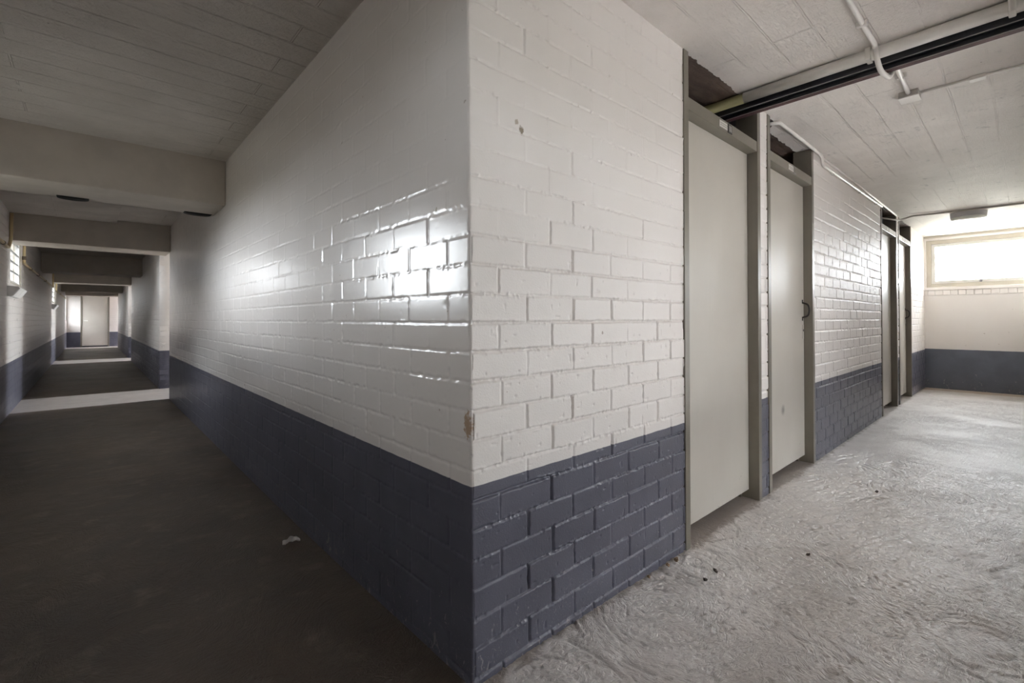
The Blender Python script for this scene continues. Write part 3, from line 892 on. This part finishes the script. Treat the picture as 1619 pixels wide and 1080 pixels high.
def gas(pts, lab, fits):
    bm = bmesh.new(); tube(bm, pts, .015, 12, .04)
    o = bm_obj('gas_pipe', bm, M['gaspipe'], None, True)
    tag(o, lab, 'pipe', 'cream pipes on the left corridor wall')
    for (x, y, z, ax) in fits:
        bm = bmesh.new(); r = .020
        a = Vector((x, y, z)); d = Vector((0, .022, 0)) if ax == 'y' else Vector((0, 0, .022))
        tube(bm, [a - d, a + d], r, 12)
        bm_obj('pipe_fitting', bm, M['gasfit'], o, True)
X = -W + .020
gas([(X, .2, 1.790), (X, 6.12, 1.790), (X, 6.30, 1.90), (X, 6.36, 2.19)], 'cream pipe on the left wall running up to the second beam', [(X, 2.0, 1.79, 'y'), (X, 5.7, 1.79, 'y'), (X, 5.2, 1.79, 'y')])
gas([(X, P - .012, 2.235), (X, P - .012, 1.775), (X, P + .15, 1.765), (X, 2 * P - 1.35, 1.79), (X, 2 * P - 1.33, 2.18)], 'cream pipe dropping beside the slatted window and running on along the left wall',
    [(X, P - .012, 1.83, 'z'), (X, P + .9, 1.7655, 'y'), (X, P + 2.2, 1.770, 'y'), (X, P + 3.8, 1.778, 'y')])
gas([(X, 2 * P - .012, 2.235), (X, 2 * P - .012, 1.775), (X, 2 * P + .15, 1.765), (X, 3 * P - 1.5, 1.78)], 'cream pipe continuing on the left wall towards the far end', [(X, 2 * P + 2, 1.77, 'y')])

# ------------------------------------------------------------------ litter on the floor
def crumple(name, loc, size, mat, lab, cat, seed, flat=.3, parts=False, group=None):
    r = random.Random(seed)
    bm = bmesh.new(); bmesh.ops.create_icosphere(bm, subdivisions=2, radius=1)
    for v in bm.verts:
        k = 1 + r.uniform(-.35, .25)
        v.co = Vector((v.co.x * k * size[0], v.co.y * k * size[1], max(0, (v.co.z + .55) * k) * size[2]))
    z = .014 * math.exp(-(loc[0] ** 2 + loc[1] ** 2) / .62)
    o = bm_obj(name, bm, mat, None, False, loc=(loc[0], loc[1], z))
    o.rotation_euler.z = r.uniform(0, 6)
    return tag(o, lab, cat, group)
# scrap of paper: curled sheet with a fold and a ragged tail
bm = bmesh.new(); r = random.Random(3); n, m_ = 15, 9; g = []
for i in range(n):
    row = []
    for j in range(m_):
        u, v = i / (n - 1) - .5, j / (m_ - 1) - .5
        w_ = .5 - .32 * max(0, u) - .25 * abs(u) + .06 * math.sin(9 * u)
        x = u * .074; y_ = v * w_ * .085 + .010 * math.sin(5 * u + 1)
        zz = .004 + .014 * abs(v * 2) ** 1.6 * (1.1 - abs(u)) + .005 * math.sin(8 * u + 4 * v) ** 2 + r.uniform(0, .0022)
        row.append(bm.verts.new((x, y_, zz)))
    g.append(row)
for i in range(n - 1):
    for j in range(m_ - 1):
        bm.faces.new((g[i][j], g[i + 1][j], g[i + 1][j + 1], g[i][j + 1]))
bmesh.ops.solidify(bm, geom=bm.faces[:], thickness=.0012)
o = bm_obj('paper_scrap', bm, M['paper'], None, True, loc=(-.078, 1.245, .0018))
o.rotation_euler.z = -.25
tag(o, 'crumpled white paper scrap on the dark corridor floor by the wall', 'litter')
bm = bmesh.new()
prism(bm, [(.005, .004), (.016, .012), (.013, .022), (.004, .014)], 1, .012, .0135)
bm_obj('torn_flap', bm, M['paper'], o)

for i, (x, y, a, b, lab) in enumerate(((1.125, -.168, .017, .007, 'dark dry leaf shred on the pale floor nearest to the corner wall'),
                                     (1.554, -.381, .012, .006, 'small dark leaf bit on the floor in front of the first door'),
                                     (2.695, -.421, .020, .008, 'brown leaf shred on the floor in front of the second door'),
                                     (1.03, -.17, .011, .008, 'tiny brown crumb on the floor by the corner wall, left of the leaf shred'))):
    crumple('leaf_shred', (x, y), (a, b, .006), M['leaf'], lab, 'litter', 20 + i)
rr = random.Random(5)
for i, (x, y, s, lab) in enumerate(((1.085, -.020, .014, 'brown mortar chip at the foot of the first door jamb'),
                                  (1.02, -.016, .010, 'small mortar chip at the wall foot left of the first door jamb'),
                                  (.88, -.014, .009, 'crumb of mortar at the foot of the near corner wall'))):
    crumple('mortar_chip', (x, y), (s, s * .7, s * .6), M['chip'], lab, 'litter', 40 + i)

# ------------------------------------------------------------------ daylight
SKY_W, SKY_E, SKY_S = 8.5, 27.0, 1.4
wd = bpy.data.worlds.new('overcast_sky'); scene.world = wd; wd.use_nodes = True
t = wd.node_tree; t.nodes.clear()
out = t.nodes.new('ShaderNodeOutputWorld'); bg = t.nodes.new('ShaderNodeBackground')
tc = t.nodes.new('ShaderNodeTexCoord'); sp = t.nodes.new('ShaderNodeSeparateXYZ')
t.links.new(tc.outputs['Generated'], sp.inputs[0])
mr = t.nodes.new('ShaderNodeMapRange'); mr.interpolation_type = 'SMOOTHSTEP'
t.links.new(sp.outputs[2], mr.inputs[0]); mr.inputs[1].default_value = -.12; mr.inputs[2].default_value = .06
sky = t.nodes.new('ShaderNodeMix'); sky.data_type = 'RGBA'
t.links.new(mr.outputs[0], sky.inputs[0])
gr = t.nodes.new('ShaderNodeMix'); gr.data_type = 'RGBA'
gx = t.nodes.new('ShaderNodeMapRange'); t.links.new(sp.outputs[0], gx.inputs[0]); gx.inputs[1].default_value = -.1; gx.inputs[2].default_value = .5
t.links.new(gx.outputs[0], gr.inputs[0])
gr.inputs[6].default_value = (.055, .052, .045, 1)    # shaded ground on the -x side
gr.inputs[7].default_value = (.62, .60, .56, 1)       # pale paving on the +x side
t.links.new(gr.outputs[2], sky.inputs[6])
sky.inputs[7].default_value = (.955, .97, 1.06, 1)     # white overcast
t.links.new(sky.outputs[2], bg.inputs[0])
# the sun stands behind thin cloud on the +x side, so that half of the sky is brighter
me = t.nodes.new('ShaderNodeMapRange'); me.interpolation_type = 'SMOOTHSTEP'
t.links.new(sp.outputs[0], me.inputs[0]); me.inputs[1].default_value = -.3; me.inputs[2].default_value = .6

hw = t.nodes.new('ShaderNodeMapRange'); hw.interpolation_type = 'SMOOTHSTEP'     # -x sky dimmed higher up to darken the corridor floor and low walls
t.links.new(sp.outputs[2], hw.inputs[0]); hw.inputs[1].default_value = .17; hw.inputs[2].default_value = .40
hw.inputs[3].default_value = SKY_W; hw.inputs[4].default_value = SKY_W * .22
t.links.new(hw.outputs[0], me.inputs[3]); me.inputs[4].default_value = SKY_E
# towards -y the horizon is set dim, tuned for the added south window
ms = t.nodes.new('ShaderNodeMapRange'); ms.interpolation_type = 'SMOOTHSTEP'
neg = t.nodes.new('ShaderNodeMath'); neg.operation = 'MULTIPLY'; neg.inputs[1].default_value = -1
t.links.new(sp.outputs[1], neg.inputs[0]); t.links.new(neg.outputs[0], ms.inputs[0]); ms.inputs[1].default_value = .30; ms.inputs[2].default_value = .55
ms.inputs[3].default_value = 0; ms.inputs[4].default_value = 1
mm = t.nodes.new('ShaderNodeMix')
t.links.new(ms.outputs[0], mm.inputs[0]); t.links.new(me.outputs[0], mm.inputs[2]); 
hs = t.nodes.new('ShaderNodeMapRange'); hs.interpolation_type = 'SMOOTHSTEP'     # brightness added high towards -y to lift floor and lower walls
t.links.new(sp.outputs[2], hs.inputs[0]); hs.inputs[1].default_value = .22; hs.inputs[2].default_value = .50
hs.inputs[3].default_value = SKY_S; hs.inputs[4].default_value = SKY_S * 11
t.links.new(hs.outputs[0], mm.inputs[3])
t.links.new(mm.outputs[0], bg.inputs[1])
t.links.new(bg.outputs[0], out.inputs[0])

def portal(loc, size, direction):
    d = bpy.data.lights.new('daylight_portal', 'AREA'); d.shape = 'RECTANGLE'; d.size, d.size_y = size
    d.cycles.is_portal = True
    o = bpy.data.objects.new('daylight_portal', d); COL.objects.link(o)
    o.location = loc
    o.rotation_euler = Vector(direction).to_track_quat('-Z', 'Y').to_euler()
for k in range(3):
    portal((XK[k] + .15, k * P - PW / 2, (EZ[k] + EZ1) / 2), (1.14, EZ1 - EZ[k]), (-1, 0, 0))
for a, b, c, d in LW:
    portal((-W - .15, (a + b) / 2, (c + d) / 2), (b - a, d - c), (1, 0, 0))
for a, b, c, d in SW:
    portal(((a + b) / 2, -PW - .14, (c + d) / 2), (b - a, d - c), (0, 1, 0))
portal((-.725, YB - .15, 1.5), (1.05, 1.2), (0, 1, 0))

# ------------------------------------------------------------------ camera
cam = bpy.data.cameras.new('camera'); co = bpy.data.objects.new('camera', cam); COL.objects.link(co)
yaw, pitch, roll, F = .04989356974768381, .008040688672294505, -.002106984269072139, 736.8644
a = PI / 4 + yaw
fwd = Vector((math.cos(a) * math.cos(pitch), math.sin(a) * math.cos(pitch), math.sin(pitch)))
right = Vector((math.sin(a), -math.cos(a), 0)); up = right.cross(fwd)
r2 = right * math.cos(roll) + up * math.sin(roll); u2 = up * math.cos(roll) - right * math.sin(roll)
mw = Matrix((( r2.x, u2.x, -fwd.x, -.76575), (r2.y, u2.y, -fwd.y, -1.0269), (r2.z, u2.z, -fwd.z, 1.03), (0, 0, 0, 1)))
co.matrix_world = mw
cam.sensor_fit = 'HORIZONTAL'; cam.sensor_width = 36; cam.lens = F * 36 / 1619
cam.shift_y = -41.382 / 1619
cam.clip_start = .02
scene.camera = co

scene.view_settings.view_transform = 'Standard'; scene.view_settings.look = 'None'
scene.view_settings.gamma = 1; scene.view_settings.use_curve_mapping = False
scene.view_settings.exposure = 1.12
scene.cycles.max_bounces = 16; scene.cycles.diffuse_bounces = 10; scene.cycles.glossy_bounces = 6
scene.cycles.transparent_max_bounces = 16
scene.cycles.sample_clamp_indirect = 6.0
scene.cycles.caustics_reflective = False; scene.cycles.caustics_refractive = False
